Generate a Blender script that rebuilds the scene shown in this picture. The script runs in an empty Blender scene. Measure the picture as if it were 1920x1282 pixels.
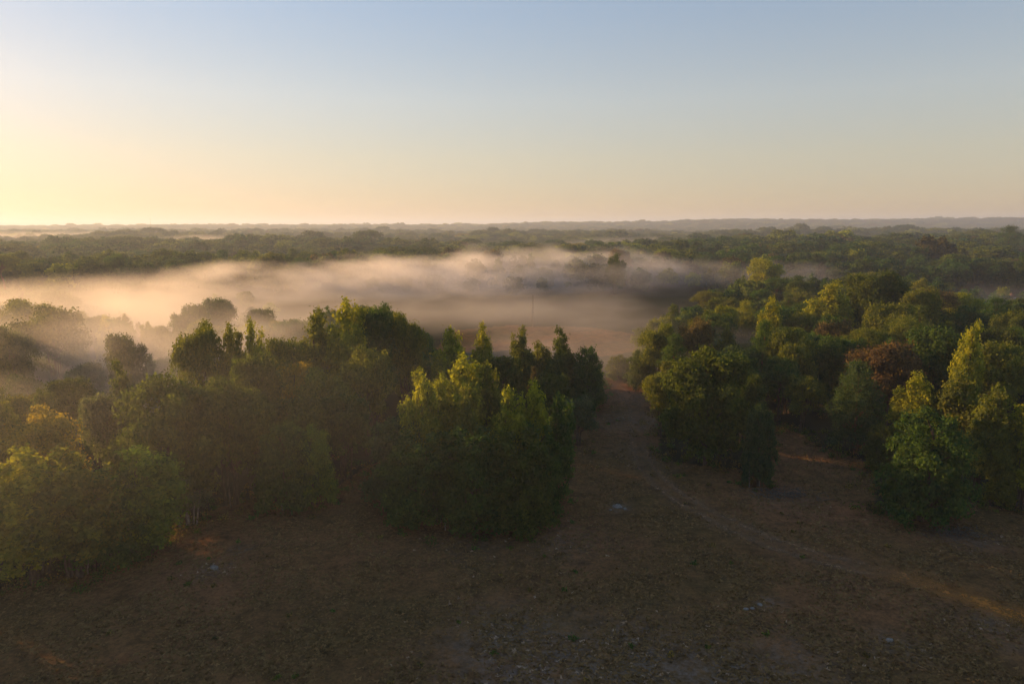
import bpy, math, random
import numpy as np
from mathutils import Vector

C = bpy.context.scene
COL = C.collection
rng = np.random.default_rng(7)
random.seed(7)

# ------------------------------------------------------------------ camera
F = 1297.0            # focal length in photo pixels (1920 wide)
HZ = 421.0            # row of the true horizon
H = 30.0              # drone height
PITCH = math.atan((641.0 - HZ) / F)
cd = bpy.data.cameras.new('camera')
cam = bpy.data.objects.new('camera', cd); COL.objects.link(cam)
cam.location = (0, 0, H)
cam.rotation_euler = (math.pi / 2 - PITCH, 0, 0)
cd.sensor_width = 36.0; cd.lens = 36.0 * F / 1920.0
cd.clip_start = 0.5; cd.clip_end = 40000
C.camera = cam

# ------------------------------------------------------------------ light
SUN_AZ = math.radians(-61.0)      # measured from +Y, negative is to the left
SUN_EL = math.radians(10.0)
w = bpy.data.worlds.new('World'); C.world = w; w.use_nodes = True
nt = w.node_tree; nt.nodes.clear()
sky = nt.nodes.new('ShaderNodeTexSky'); sky.sky_type = 'NISHITA'
sky.sun_disc = False
sky.sun_elevation = SUN_EL; sky.sun_rotation = SUN_AZ
sky.air_density = 0.8; sky.dust_density = 0.3; sky.ozone_density = 3.5; sky.altitude = 100
bg = nt.nodes.new('ShaderNodeBackground'); bg.inputs['Strength'].default_value = 0.142
wo = nt.nodes.new('ShaderNodeOutputWorld')
gam = nt.nodes.new('ShaderNodeGamma'); gam.inputs[1].default_value = 0.60
tin = nt.nodes.new('ShaderNodeMix'); tin.data_type = 'RGBA'; tin.blend_type = 'MULTIPLY'; tin.inputs[0].default_value = 1
# the low air is peach coloured all round the horizon and clears to blue overhead
wtc = nt.nodes.new('ShaderNodeTexCoord'); wsep = nt.nodes.new('ShaderNodeSeparateXYZ'); wr = nt.nodes.new('ShaderNodeValToRGB')
nt.links.new(wtc.outputs['Generated'], wsep.inputs[0]); nt.links.new(wsep.outputs['Z'], wr.inputs[0])
e_ = wr.color_ramp.elements
for p_ in (0.09, 0.165, 0.27, 0.5): e_.new(p_)
for el_, p_, c_ in zip(e_, (0.02, 0.09, 0.165, 0.27, 0.5, 1.0),
                       ((1.00, 0.66, 0.44), (1.27, 0.84, 0.55), (1.40, 0.99, 0.73), (1.24, 1.00, 0.86), (1.02, 0.96, 0.92), (0.99, 0.94, 0.93))):
    el_.position = p_; el_.color = (*c_, 1)
nt.links.new(wr.outputs[0], tin.inputs[7])
nt.links.new(sky.outputs[0], gam.inputs[0]); nt.links.new(gam.outputs[0], tin.inputs[6]); nt.links.new(tin.outputs[2], bg.inputs['Color'])
nt.links.new(bg.outputs[0], wo.inputs['Surface'])
sl = bpy.data.lights.new('sun', 'SUN'); sun = bpy.data.objects.new('sun', sl); COL.objects.link(sun)
sl.energy = 4.3; sl.angle = math.radians(0.5); sl.color = (1.0, 0.55, 0.215)
sdir = Vector((math.sin(SUN_AZ) * math.cos(SUN_EL), math.cos(SUN_AZ) * math.cos(SUN_EL), math.sin(SUN_EL)))
sun.rotation_euler = sdir.to_track_quat('Z', 'Y').to_euler()
sun.location = (-80, 90, 60)
C.view_settings.view_transform = 'Standard'; C.view_settings.look = 'None'
C.view_settings.exposure = 1.3; C.view_settings.gamma = 1.0
C.view_settings.use_curve_mapping = False
cy = C.cycles
cy.max_bounces = 6; cy.diffuse_bounces = 2; cy.glossy_bounces = 1; cy.transmission_bounces = 3
cy.volume_bounces = 2; cy.transparent_max_bounces = 8
cy.use_denoising = True
cy.use_adaptive_sampling = True; cy.adaptive_threshold = 0.02
cy.volume_step_rate = 0.5; cy.volume_max_steps = 128
cy.sample_clamp_indirect = 4.0
try:
    cy.use_light_tree = False
except Exception:
    pass

# ------------------------------------------------------------------ helpers
SP, CP = math.sin(PITCH), math.cos(PITCH)
def at(px, py, z=0.0):
    """the point at height z that the photograph shows at (px, py)"""
    xc, yc = (px - 960) / F, (641 - py) / F
    d = (xc, CP + yc * SP, -SP + yc * CP)
    t = (z - H) / d[2]
    return np.array([d[0] * t, d[1] * t])
def proj(x, y, z):
    dy, dz = y, z - H
    depth = dy * CP - dz * SP
    up = dy * SP + dz * CP
    return 960 + F * x / depth, 641 - F * up / depth, depth
def height_from_top(px_y, y):
    yc = (641 - px_y) / F
    return H + y * (-SP + yc * CP) / (CP + yc * SP)

def inpoly(x, y, poly):
    c = False; n = len(poly); j = n - 1
    for i in range(n):
        xi, yi = poly[i]; xj, yj = poly[j]
        if (yi > y) != (yj > y) and x < (xj - xi) * (y - yi) / (yj - yi) + xi: c = not c
        j = i
    return c

def link(name, me, parent=None, loc=(0, 0, 0)):
    o = bpy.data.objects.new(name, me); COL.objects.link(o)
    if parent is not None: o.parent = parent
    o.location = loc
    return o
def mesh_np(name, V, Fa, mat=None, smooth=False):
    """V (n,3); Fa (m,k) faces of equal size"""
    me = bpy.data.meshes.new(name)
    V = np.asarray(V, np.float32); Fa = np.asarray(Fa, np.int32)
    m, k = Fa.shape
    me.vertices.add(len(V)); me.vertices.foreach_set('co', V.ravel())
    me.loops.add(m * k); me.loops.foreach_set('vertex_index', Fa.ravel())
    me.polygons.add(m); me.polygons.foreach_set('loop_start', np.arange(0, m * k, k, dtype=np.int32))
    if smooth: me.polygons.foreach_set('use_smooth', np.ones(m, bool))
    me.update(calc_edges=True)
    if mat: me.materials.append(mat)
    return me
def struct(o): o['kind'] = 'structure'; return o

def tube(pts, rad, n=7):
    """tapered tube through pts -> V, F(quads)"""
    pts = [Vector(p) for p in pts]; V = []; Fq = []
    for i, p in enumerate(pts):
        a = pts[max(i - 1, 0)]; b = pts[min(i + 1, len(pts) - 1)]
        d = (b - a).normalized()
        u = d.cross(Vector((0.3, 1, 0.1))).normalized(); v = d.cross(u)
        for k in range(n):
            t = 2 * math.pi * k / n
            V.append(tuple(p + (u * math.cos(t) + v * math.sin(t)) * rad[i]))
    for i in range(len(pts) - 1):
        for k in range(n):
            Fq.append((i * n + k, i * n + (k + 1) % n, (i + 1) * n + (k + 1) % n, (i + 1) * n + k))
    return V, Fq
def join_parts(parts):
    V = []; Fq = []
    for v, f in parts:
        o = len(V); V += list(v); Fq += [tuple(i + o for i in q) for q in f]
    return V, Fq

# ------------------------------------------------------------------ materials
def new_mat(name):
    m = bpy.data.materials.new(name); m.use_nodes = True; m.node_tree.nodes.clear()
    return m, m.node_tree.nodes, m.node_tree.links
def ramp(N, stops):
    r = N.new('ShaderNodeValToRGB'); e = r.color_ramp.elements
    while len(e) < len(stops): e.new(0.5)
    for i, (p, c) in enumerate(stops):
        e[i].position = p; e[i].color = (*c, 1) if len(c) == 3 else c
    return r
def noise(N, L, vec, scale, detail=4, rough=0.55):
    n = N.new('ShaderNodeTexNoise'); n.inputs['Scale'].default_value = scale
    n.inputs['Detail'].default_value = detail; n.inputs['Roughness'].default_value = rough
    if vec is not None: L.new(vec, n.inputs['Vector'])
    return n
def mixc(N, L, a, b, fac, typ='MIX'):
    m = N.new('ShaderNodeMix'); m.data_type = 'RGBA'; m.blend_type = typ
    for s, v in ((m.inputs[0], fac), (m.inputs[6], a), (m.inputs[7], b)):
        if hasattr(v, 'links') or isinstance(v, bpy.types.NodeSocket): L.new(v, s)
        else: s.default_value = v if isinstance(v, (int, float)) else (*v, 1)
    return m.outputs[2]
def math_(N, L, op, a, b=None, clamp=False):
    m = N.new('ShaderNodeMath'); m.operation = op; m.use_clamp = clamp
    for s, v in ((m.inputs[0], a), (m.inputs[1], b)):
        if v is None: continue
        if isinstance(v, bpy.types.NodeSocket): L.new(v, s)
        else: s.default_value = v
    return m.outputs[0]

def leaf_material(name, attr_type, attr_name):
    m, N, L = new_mat(name)
    at_ = N.new('ShaderNodeAttribute'); at_.attribute_type = attr_type; at_.attribute_name = attr_name
    tn = N.new('ShaderNodeAttribute'); tn.attribute_type = 'GEOMETRY'; tn.attribute_name = 'tone'
    # each leaf clump has its own brightness and its own drift towards yellow
    r = ramp(N, [(0, (0.45, 0.54, 0.52)), (0.5, (1, 1, 1)), (1, (1.8, 1.55, 1.0))])
    L.new(tn.outputs['Fac'], r.inputs[0])
    col = mixc(N, L, at_.outputs['Color'], r.outputs[0], 1.0, 'MULTIPLY')
    d = N.new('ShaderNodeBsdfDiffuse'); L.new(col, d.inputs[0])
    t = N.new('ShaderNodeBsdfTranslucent')
    tc = mixc(N, L, col, (1.25, 1.3, 0.55), 1.0, 'MULTIPLY'); L.new(tc, t.inputs[0])
    mx = N.new('ShaderNodeMixShader'); mx.inputs[0].default_value = 0.5
    L.new(d.outputs[0], mx.inputs[1]); L.new(t.outputs[0], mx.inputs[2])
    o = N.new('ShaderNodeOutputMaterial'); L.new(mx.outputs[0], o.inputs[0])
    return m
M_LEAF = leaf_material('leaves', 'OBJECT', 'color')
M_LEAF_FAR = leaf_material('leaves_of_the_wood', 'INSTANCER', 'tint')

def bark(name, c1, c2):
    m, N, L = new_mat(name)
    tc = N.new('ShaderNodeTexCoord')
    mp = N.new('ShaderNodeMapping'); mp.inputs['Scale'].default_value = (6, 6, 1.2); L.new(tc.outputs['Object'], mp.inputs[0])
    n = noise(N, L, mp.outputs[0], 1.5, 5)
    r = ramp(N, [(0.35, c1), (0.65, c2)]); L.new(n.outputs[0], r.inputs[0])
    d = N.new('ShaderNodeBsdfDiffuse'); L.new(r.outputs[0], d.inputs[0])
    o = N.new('ShaderNodeOutputMaterial'); L.new(d.outputs[0], o.inputs[0])
    return m
M_BARK = bark('bark', (0.05, 0.035, 0.025), (0.12, 0.09, 0.065))
M_PALE = bark('pale_bark', (0.10, 0.085, 0.07), (0.30, 0.26, 0.21))
M_PINEBARK = bark('pine_bark', (0.10, 0.05, 0.03), (0.20, 0.10, 0.06))
M_WOOD = bark('weathered_wood', (0.06, 0.05, 0.042), (0.14, 0.12, 0.10))
M_WHITE = bark('white_paint', (0.65, 0.6, 0.56), (0.78, 0.74, 0.7))
M_DARK = bark('dark_glass', (0.02, 0.02, 0.025), (0.03, 0.03, 0.035))
M_ROOF = bark('roof', (0.12, 0.07, 0.05), (0.16, 0.10, 0.08))
M_STEEL = bark('steel', (0.2, 0.19, 0.19), (0.3, 0.28, 0.28))
M_STONE = bark('stone', (0.13, 0.12, 0.11), (0.24, 0.22, 0.20))

# ground
def ground_material():
    m, N, L = new_mat('field_ground')
    tc = N.new('ShaderNodeTexCoord'); P = tc.outputs['Object']
    n1 = noise(N, L, P, 0.045, 5, 0.6)          # broad patches
    n2 = noise(N, L, P, 0.55, 8, 0.72)          # tufts
    n3 = noise(N, L, P, 3.2, 5, 0.75)           # grain
    r1 = ramp(N, [(0.33, (0.085, 0.060, 0.024)), (0.5, (0.132, 0.074, 0.032)), (0.66, (0.178, 0.086, 0.042))])
    L.new(n1.outputs[0], r1.inputs[0])
    r2 = ramp(N, [(0.30, (0.42, 0.45, 0.42)), (0.5, (1, 1, 1)), (0.72, (1.45, 1.35, 1.25))])
    L.new(n2.outputs[0], r2.inputs[0])
    c = mixc(N, L, r1.outputs[0], r2.outputs[0], 1.0, 'MULTIPLY')
    r3 = ramp(N, [(0.32, (0.5, 0.5, 0.5)), (0.5, (1, 1, 1)), (0.7, (1.5, 1.45, 1.4))])
    L.new(n3.outputs[0], r3.inputs[0])
    c = mixc(N, L, c, r3.outputs[0], 0.8, 'MULTIPLY')
    # stony / bleached patches from the mesh attribute, broken up by noise
    at_ = N.new('ShaderNodeAttribute'); at_.attribute_name = 'pale'
    nb = noise(N, L, P, 1.3, 6, 0.8)
    k = math_(N, L, 'MULTIPLY', at_.outputs['Fac'], math_(N, L, 'MULTIPLY', math_(N, L, 'SUBTRACT', nb.outputs[0], 0.42), 5.0, True), True)
    c = mixc(N, L, c, (0.165, 0.135, 0.115), k)
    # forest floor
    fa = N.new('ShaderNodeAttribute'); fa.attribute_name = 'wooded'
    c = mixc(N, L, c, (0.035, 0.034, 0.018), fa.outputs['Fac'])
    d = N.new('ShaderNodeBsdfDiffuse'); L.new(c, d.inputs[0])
    b = N.new('ShaderNodeBump'); b.inputs['Strength'].default_value = 0.7; b.inputs['Distance'].default_value = 0.12
    L.new(math_(N, L, 'ADD', n2.outputs[0], n3.outputs[0]), b.inputs['Height']); L.new(b.outputs[0], d.inputs['Normal'])
    o = N.new('ShaderNodeOutputMaterial'); L.new(d.outputs[0], o.inputs[0])
    return m
M_GROUND = ground_material()

# ------------------------------------------------------------------ terrain
ph = rng.uniform(0, 6.28, 24); an = rng.uniform(0, 6.28, 24)
WAVES = [(140, 1.6), (210, 2.2), (330, 3.0), (520, 3.6), (800, 4.2), (1300, 4.5)]
def smooth(a, b, x):
    t = np.clip((x - a) / (b - a), 0, 1); return t * t * (3 - 2 * t)
PX_R = [-900, 0, 300, 600, 900, 960, 1020, 1130, 1240, 1350, 1480, 1600, 1760, 1920, 2700]
PY_R = [424, 423, 421, 421, 420, 418, 415.5, 416.5, 414.5, 410.5, 411.5, 411.5, 409.5, 408, 406]
def terrain(x, y):
    x = np.asarray(x, float); y = np.asarray(y, float)
    r = np.hypot(x, y)
    z = np.zeros_like(r)
    for i, (wl, am) in enumerate(WAVES):
        for j in range(2):
            a = an[i * 2 + j]
            z = z + am * 0.5 * np.sin((x * math.cos(a) + y * math.sin(a)) * 2 * math.pi / wl + ph[i * 2 + j])
    side = smooth(60, 420, x - 0.25 * y)          # the right bank lies a little higher
    z = z * 0.75 * smooth(330, 800, r) + side * smooth(250, 700, r) * 5 - smooth(350, 900, r) * 3.5
    # far ridge whose wooded crest makes the skyline
    px = 960 + F * x / np.maximum(y, 1)
    crest = H + (HZ - np.interp(px, PX_R, PY_R)) / F * 3400 * 1.02 - 16
    rid = smooth(2300, 3300, y) * (1 - smooth(3900, 5200, y))
    return z * (1 - rid) + crest * rid
def small(x, y):
    return 0.10 * np.sin(x * .9 + 1.3 * np.sin(y * .37)) * np.sin(y * .8 + np.sin(x * .5)) + 0.25 * np.sin(x * .11 + 1) * np.sin(y * .09)

FIELD_PX = [(-500, 1150), (0, 1100), (200, 1066), (330, 1010), (385, 965), (450, 935), (560, 950), (625, 915), (690, 870),
            (760, 845), (1040, 825), (1060, 800), (1112, 748), (1128, 712), (1160, 700), (1238, 735), (1236, 860),
            (1400, 880), (1440, 800), (1480, 800), (1540, 835), (1640, 870), (1645, 955), (1730, 975), (1810, 940), (1920, 960),
            (2300, 1000), (2600, 3000), (-900, 3000)]
FIELD = [tuple(at(*p)) for p in FIELD_PX]
FIELD = [(x, y) for x, y in FIELD]
CLEAR_PX = [(815, 655), (880, 662), (1000, 655), (1130, 668), (1205, 655), (1190, 628), (1100, 613), (950, 610), (850, 620)]
CLEARING = [tuple(at(*p)) for p in CLEAR_PX]

PALE = [(960, 1205, 5, .9), (1080, 1240, 6, .8), (1180, 1190, 3, .7), (1160, 952, 1.2, 1.0), (1370, 1275, 5, .9), (1000, 1290, 6, 1),
        (400, 1070, 1.6, 1.0), (450, 1035, 1.2, .8), (1195, 790, 6, .9), (1190, 745, 5, .7), (1210, 850, 5, .45), (1440, 1130, 1.0, .9), (1675, 1215, 2.0, .7),
        (1790, 1005, 2.6, .8), (1830, 1010, 2.2, .8), (1470, 930, 4, .4), (1060, 1010, 4, .45), (880, 1010, 5, .35), (1860, 1180, 3, .5),
        (1230, 1262, 6, .9), (1480, 1250, 4, .6)]
PALE = [(*at(a, b), r, s) for a, b, r, s in PALE]
def grid(name, xs, ys, zf, off=0.0):
    X, Y = np.meshgrid(xs, ys); Z = zf(X, Y) + off
    V = np.stack([X, Y, Z], -1).reshape(-1, 3)
    nx, ny = len(xs), len(ys)
    i = np.arange(ny - 1)[:, None] * nx + np.arange(nx - 1)[None, :]
    Fq = np.stack([i, i + 1, i + nx + 1, i + nx], -1).reshape(-1, 4)
    me = mesh_np(name, V, Fq, M_GROUND, True)
    return me, V
def add_attr(me, name, vals):
    a = me.attributes.new(name, 'FLOAT', 'POINT'); a.data.foreach_set('value', np.asarray(vals, np.float32))

# one sheet: fine in the near field, coarse out to the horizon
def axis(lo, hi, a, b, fine, far):
    mid = np.arange(a, b + 1e-6, fine)
    def out(start, end, sgn):
        v = []; s = fine; p = start
        while (p - end) * sgn < 0:
            s = min(s * 1.12, far); p += s * sgn; v.append(p)
        return v
    return np.array(sorted(out(a, lo, -1) + list(mid) + out(b, hi, 1)))
xs = axis(-14000, 14000, -60, 95, 0.6, 180)
ys = axis(-600, 16000, 26, 190, 0.6, 160)
def zground(X, Y):
    z = terrain(X, Y)
    return z + small(X, Y) * (1 - smooth(250, 400, np.hypot(X, Y)))
gme, GV = grid('ground', xs, ys, zground)
pale = np.zeros(len(GV)); wooded = np.ones(len(GV))
for (cx, cy_, r, s) in PALE:
    pale = np.maximum(pale, s * np.exp(-(((GV[:, 0] - cx) ** 2 + (GV[:, 1] - cy_) ** 2) / r ** 2)))
def polymask(V, poly):
    x, y = V[:, 0], V[:, 1]; c = np.zeros(len(V), bool); j = len(poly) - 1
    for i in range(len(poly)):
        xi, yi = poly[i]; xj, yj = poly[j]
        if yi != yj:
            k = ((yi > y) != (yj > y)) & (x < (xj - xi) * (y - yi) / (yj - yi) + xi); c ^= k
        j = i
    return c
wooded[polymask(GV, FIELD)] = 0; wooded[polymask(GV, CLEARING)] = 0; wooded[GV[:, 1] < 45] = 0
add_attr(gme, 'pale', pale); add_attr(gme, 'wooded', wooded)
ground = struct(link('ground', gme))

# dirt track: two ruts, soft ragged edges
def track_material():
    m, N, L = new_mat('dirt')
    tc = N.new('ShaderNodeTexCoord')
    n = noise(N, L, tc.outputs['Object'], 0.9, 7, 0.7)
    r = ramp(N, [(0.3, (0.17, 0.10, 0.056)), (0.7, (0.30, 0.18, 0.105))]); L.new(n.outputs[0], r.inputs[0])
    ao = N.new('ShaderNodeAttribute'); ao.attribute_name = 'orange'
    c = mixc(N, L, r.outputs[0], (0.42, 0.17, 0.035), ao.outputs['Fac'])
    d = N.new('ShaderNodeBsdfDiffuse'); L.new(c, d.inputs[0])
    t = N.new('ShaderNodeBsdfTransparent')
    a = N.new('ShaderNodeAttribute'); a.attribute_name = 'cover'
    n2 = noise(N, L, tc.outputs['Object'], 1.6, 6, 0.75)
    k = math_(N, L, 'MULTIPLY', a.outputs['Fac'], math_(N, L, 'MULTIPLY', math_(N, L, 'SUBTRACT', n2.outputs[0], 0.33), 3.2, True), True)
    mx = N.new('ShaderNodeMixShader'); L.new(k, mx.inputs[0]); L.new(t.outputs[0], mx.inputs[1]); L.new(d.outputs[0], mx.inputs[2])
    o = N.new('ShaderNodeOutputMaterial'); L.new(mx.outputs[0], o.inputs[0])
    return m
TRACK_PX = [(1138, 706), (1150, 722), (1175, 742), (1192, 765), (1197, 800), (1198, 840), (1212, 880), (1250, 918), (1320, 960), (1400, 1000),
            (1500, 1040), (1600, 1066), (1680, 1082), (1760, 1105), (1840, 1138), (1930, 1165), (2060, 1200)]
tp = np.array([at(*p) for p in TRACK_PX])
s = np.concatenate([[0], np.cumsum(np.hypot(*np.diff(tp, axis=0).T))])
ss = np.arange(0, s[-1], 0.6)
cx_, cy_ = np.interp(ss, s, tp[:, 0]), np.interp(ss, s, tp[:, 1])
kk = np.ones(9) / 9
cx_[4:-4] = np.convolve(cx_, kk, 'valid'); cy_[4:-4] = np.convolve(cy_, kk, 'valid')
tx, ty = np.gradient(cx_), np.gradient(cy_); nl = np.hypot(tx, ty); nx_, ny_ = -ty / nl, tx / nl
offs = np.linspace(-3.2, 3.2, 33)
V = []; cov = []; ora = []
for i in range(len(ss)):
    pxx, _, _ = proj(cx_[i], cy_[i], 0)
    og = float(np.interp(pxx, [1600, 1690, 1760, 1960], [0, .55, .8, 1.0])) if cy_[i] < 75 else 0
    for o_ in offs:
        x, y = cx_[i] + nx_[i] * o_, cy_[i] + ny_[i] * o_
        V.append((x, y, float(zground(x, y)) + 0.05))
        rut = math.exp(-((abs(o_) - 0.95) / 0.40) ** 2) * 0.72 + 0.32 * math.exp(-(o_ / 2.0) ** 2)
        wide = math.exp(-(o_ / 1.25) ** 2)
        cov.append(min(1, rut * (1 - og) + wide * og * 1.1)); ora.append(og)
n = len(offs)
Fq = [(i * n + k, i * n + k + 1, (i + 1) * n + k + 1, (i + 1) * n + k) for i in range(len(ss) - 1) for k in range(n - 1)]
tm = mesh_np('dirt_track', V, Fq, track_material(), True); add_attr(tm, 'cover', cov); add_attr(tm, 'orange', ora)
struct(link('dirt_track', tm))

# ------------------------------------------------------------------ tree shapes (reference height 10)
def unit(v): return v / np.maximum(np.linalg.norm(v, axis=-1, keepdims=True), 1e-6)
def leaves(centers, radii, per_area, leaf, r, needle=False, clus=0.34, up=0.35):
    """leaf clumps gathered in tufts on the skin of each lobe; returns V, F, tone"""
    Cn = []; Nn = []; Tn = []
    for c, rad in zip(centers, radii):
        area = 4 * math.pi * (rad[0] * rad[1] * rad[2]) ** (2 / 3)
        nt_ = max(6, int(area * 1.5))                      # tufts
        d = unit(r.normal(size=(nt_, 3))); d[:, 2] = np.where(d[:, 2] < -0.55, -d[:, 2], d[:, 2])
        tc = c + d * rad * r.uniform(0.78, 1.08, (nt_, 1))
        tl = r.uniform(0, 1, nt_)
        n = int(area * per_area)
        k = r.integers(0, nt_, n)
        p = tc[k] + r.normal(size=(n, 3)) * clus * np.array([1, 1, 0.75])
        inner = r.uniform(size=n) < 0.13
        p[inner] = c + (p[inner] - c) * r.uniform(0.3, 0.9, (inner.sum(), 1))
        nr = unit(unit(p - c) * 0.7 + r.normal(size=(n, 3)) * 0.55 + np.array([0, 0, up]))
        Cn.append(p); Nn.append(nr); Tn.append(np.clip(tl[k] * 0.55 + r.uniform(0, 0.45, n), 0, 1))
    P = np.concatenate(Cn); Nr = np.concatenate(Nn); T = np.concatenate(Tn)
    keep = P[:, 2] > 0.12; P, Nr, T = P[keep], Nr[keep], T[keep]
    n = len(P)
    a = unit(np.cross(Nr, unit(r.normal(size=(n, 3))))); b = np.cross(Nr, a)
    sz = leaf * r.uniform(0.55, 1.25, (n, 1))
    asp = 0.28 if needle else 0.62
    V = np.stack([P + a * sz, P + b * sz * asp + Nr * sz * 0.12, P - a * sz, P - b * sz * asp + Nr * sz * 0.12], 1).reshape(-1, 3)
    Fq = np.arange(4 * n).reshape(-1, 4)
    return V, Fq, np.repeat(T, 4)

def lobes_for(style, r):
    L = []
    def add(x, y, z, a, b=None, c=None): L.append(((x, y, z), (a, b or a, c or a)))
    if style == 'oak':
        for i in range(54):
            u = r.uniform(-0.92, 1); t = i * 2.399; q = (1 - abs(u) ** 2.6) ** .5
            k = r.uniform(0.60, 0.86)
            s_ = r.uniform(0.8, 1.35)
            add(5 * k * q * math.cos(t), 5 * k * q * math.sin(t), 5.0 + 4.5 * k * u * 1.1, s_, s_, s_ * .85)
        add(0, 0, 4.5, 3, 3, 3.2)
    elif style == 'broad':
        for i in range(26):
            u = r.uniform(-0.6, 1); t = i * 2.399 + r.uniform(-.4, .4); q = math.sqrt(max(0.05, 1 - u * u))
            k = r.uniform(0.5, 0.85); s_ = r.uniform(0.75, 1.35)
            add(4 * k * q * math.cos(t), 4 * k * q * math.sin(t), 5.7 + 3.7 * k * u, s_, s_, s_ * .85)
        add(0, 0, 5.4, 2, 2, 2.6)
    elif style == 'upright':            # several leaders with flame shaped heads
        for i in range(6):
            t = i * 1.05 + r.uniform(-.3, .3); q = r.uniform(1.0, 2.1) if i else 0.1
            top = r.uniform(6.8, 9.6) if i else 9.7
            x, y = q * math.cos(t), q * math.sin(t)
            z = top - 0.5; s_ = 0.36
            while z > 2.2:
                add(x * (0.7 + 0.3 * z / 10) + r.uniform(-.25, .25), y * (0.7 + .3 * z / 10) + r.uniform(-.25, .25), z, s_, s_, s_ * 1.15)
                z -= s_ * 1.25; s_ = min(0.92, s_ + 0.11) * r.uniform(0.85, 1.12)
    elif style == 'spire':
        z = 9.6; 
        while z > 1.3:
            rr = min(2.1, (9.9 - z) * 0.36 + 0.18); k = max(1, int(rr * 3.4))
            for j in range(k):
                t = r.uniform(0, 6.28); s_ = min(0.85, 0.3 + rr * .33) * r.uniform(.8, 1.2)
                add(rr * .72 * math.cos(t), rr * .72 * math.sin(t), z + r.uniform(-.3, .3), s_, s_, s_ * .9)
            z -= 0.55
    elif style == 'pine':               # whorls of flat plates
        z = 9.4; 
        while z > 1.6:
            rr = min(3.2, (10 - z) * 0.75 + 0.2) * r.uniform(.75, 1.05); k = max(2, int(rr * 2.3)); t0 = r.uniform(0, 6)
            for j in range(k):
                t = t0 + j * 6.283 / k + r.uniform(-.3, .3); q = rr * r.uniform(.55, .9)
                add(q * math.cos(t), q * math.sin(t), z + r.uniform(-.25, .25) - q * 0.05, .95, .95, .38)
            add(0, 0, z, .7, .7, .4)
            z -= 0.85
    elif style == 'umbrella':
        for i in range(22):
            t = i * 2.399; q = 3.0 * math.sqrt((i + .5) / 22); s_ = r.uniform(.75, 1.15)
            add(q * math.cos(t), q * math.sin(t), 8.6 - q * q * 0.17 + r.uniform(-.35, .35), s_, s_, s_ * .62)
        for i in range(7):
            t = r.uniform(0, 6.28); q = r.uniform(.8, 2.2)
            add(q * math.cos(t), q * math.sin(t), r.uniform(5.2, 6.8), .8, .8, .45)
    elif style == 'bush':               # skirted to the ground, taller in the middle
        for i in range(42):
            t = i * 2.399; z = 0.9 + 8.3 * ((i + .5) / 42) ** 1.25
            rr = 3.6 * math.sqrt(max(0.03, 1 - ((z - 3.0) / 7.0) ** 2)) * r.uniform(.58, 1.08); s_ = r.uniform(.8, 1.3) * (1.1 - z * .035)
            add(rr * math.cos(t), rr * math.sin(t), z, s_, s_, s_ * .85)
        add(0, 0, 4, 2.2, 2.2, 3.4)
    elif style == 'sparse':
        for i in range(15):
            t = i * 2.399; q = r.uniform(.6, 2.4); s_ = r.uniform(.5, .95)
            add(q * math.cos(t), q * math.sin(t), r.uniform(3.0, 9.2) - q * .25, s_, s_, s_ * .8)
    return L
REFW = {'oak': 11.0, 'broad': 9.2, 'upright': 5.6, 'spire': 5.4, 'pine': 7.6, 'umbrella': 7.6, 'bush': 9.2, 'sparse': 6.0}

def make_tree_meshes(style, seed, dens, leaf, tag, leafmat, wood=True, barkmat=None):
    r = np.random.default_rng(seed)
    L = lobes_for(style, r)
    cen = np.array([l[0] for l in L]); rad = np.array([l[1] for l in L])
    V, Fq, T = leaves(cen, rad, dens, leaf, r, needle=style in ('pine', 'umbrella'), clus=0.24 if style in ('spire', 'upright') else 0.30)
    cm = mesh_np('crown_' + style + tag, V, Fq, leafmat); add_attr(cm, 'tone', T)
    tm_ = None
    if wood:
        parts = []
        top = 8.6
        bend = r.uniform(-.25, .25, (7, 2)); bend[0] = 0
        tps = [(bend[i, 0], bend[i, 1], -0.3 + (top + .3) * i / 6) for i in range(7)]
        parts.append(tube(tps, [0.26, 0.2, 0.17, 0.14, 0.11, 0.08, 0.03], 7))
        order = r.permutation(len(L))[:22]
        for i in order:
            c = cen[i]; q = math.hypot(c[0], c[1]); z0 = max(0.8, min(7.5, c[2] - 0.55 * q - 0.4))
            k = z0 / top * 6; j = min(5, int(k)); f = k - j
            bx, by = bend[j] * (1 - f) + bend[j + 1] * f
            mid = ((bx + c[0]) * .5, (by + c[1]) * .5, (z0 + c[2]) * .5 + .12 * q)
            parts.append(tube([(bx, by, z0), mid, tuple(c)], [0.085, 0.055, 0.02], 5))
        if style in ('bush', 'upright', 'sparse', 'broad'):
            for i in range(4):
                t = r.uniform(0, 6.28); q = r.uniform(.3, .9) * (1.3 if style == 'bush' else 1)
                parts.append(tube([(q * math.cos(t), q * math.sin(t), -0.2), (q * 1.3 * math.cos(t), q * 1.3 * math.sin(t), 3), (q * 1.6 * math.cos(t), q * 1.6 * math.sin(t), 6)], [0.11, 0.08, 0.03], 6))
        Vt, Ft = join_parts(parts)
        tm_ = mesh_np('trunk_' + style + tag, Vt, Ft, barkmat or M_BARK, True)
    return cm, tm_

ARCH = {}
SPEC = {'oak': 9.5, 'broad': 11, 'upright': 13, 'spire': 15, 'pine': 16, 'umbrella': 16, 'bush': 10.5, 'sparse': 9}
for st, dn in SPEC.items():
    for v in range(2):
        lf = 0.155 if st not in ('oak', 'bush') else 0.17
        ARCH[st, v] = make_tree_meshes(st, sum(map(ord, st)) * 7 + v, dn * 3.6, lf, '', M_LEAF,
                                       barkmat=M_PINEBARK if st in ('pine', 'umbrella') else M_PALE if st == 'sparse' else M_BARK)

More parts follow.
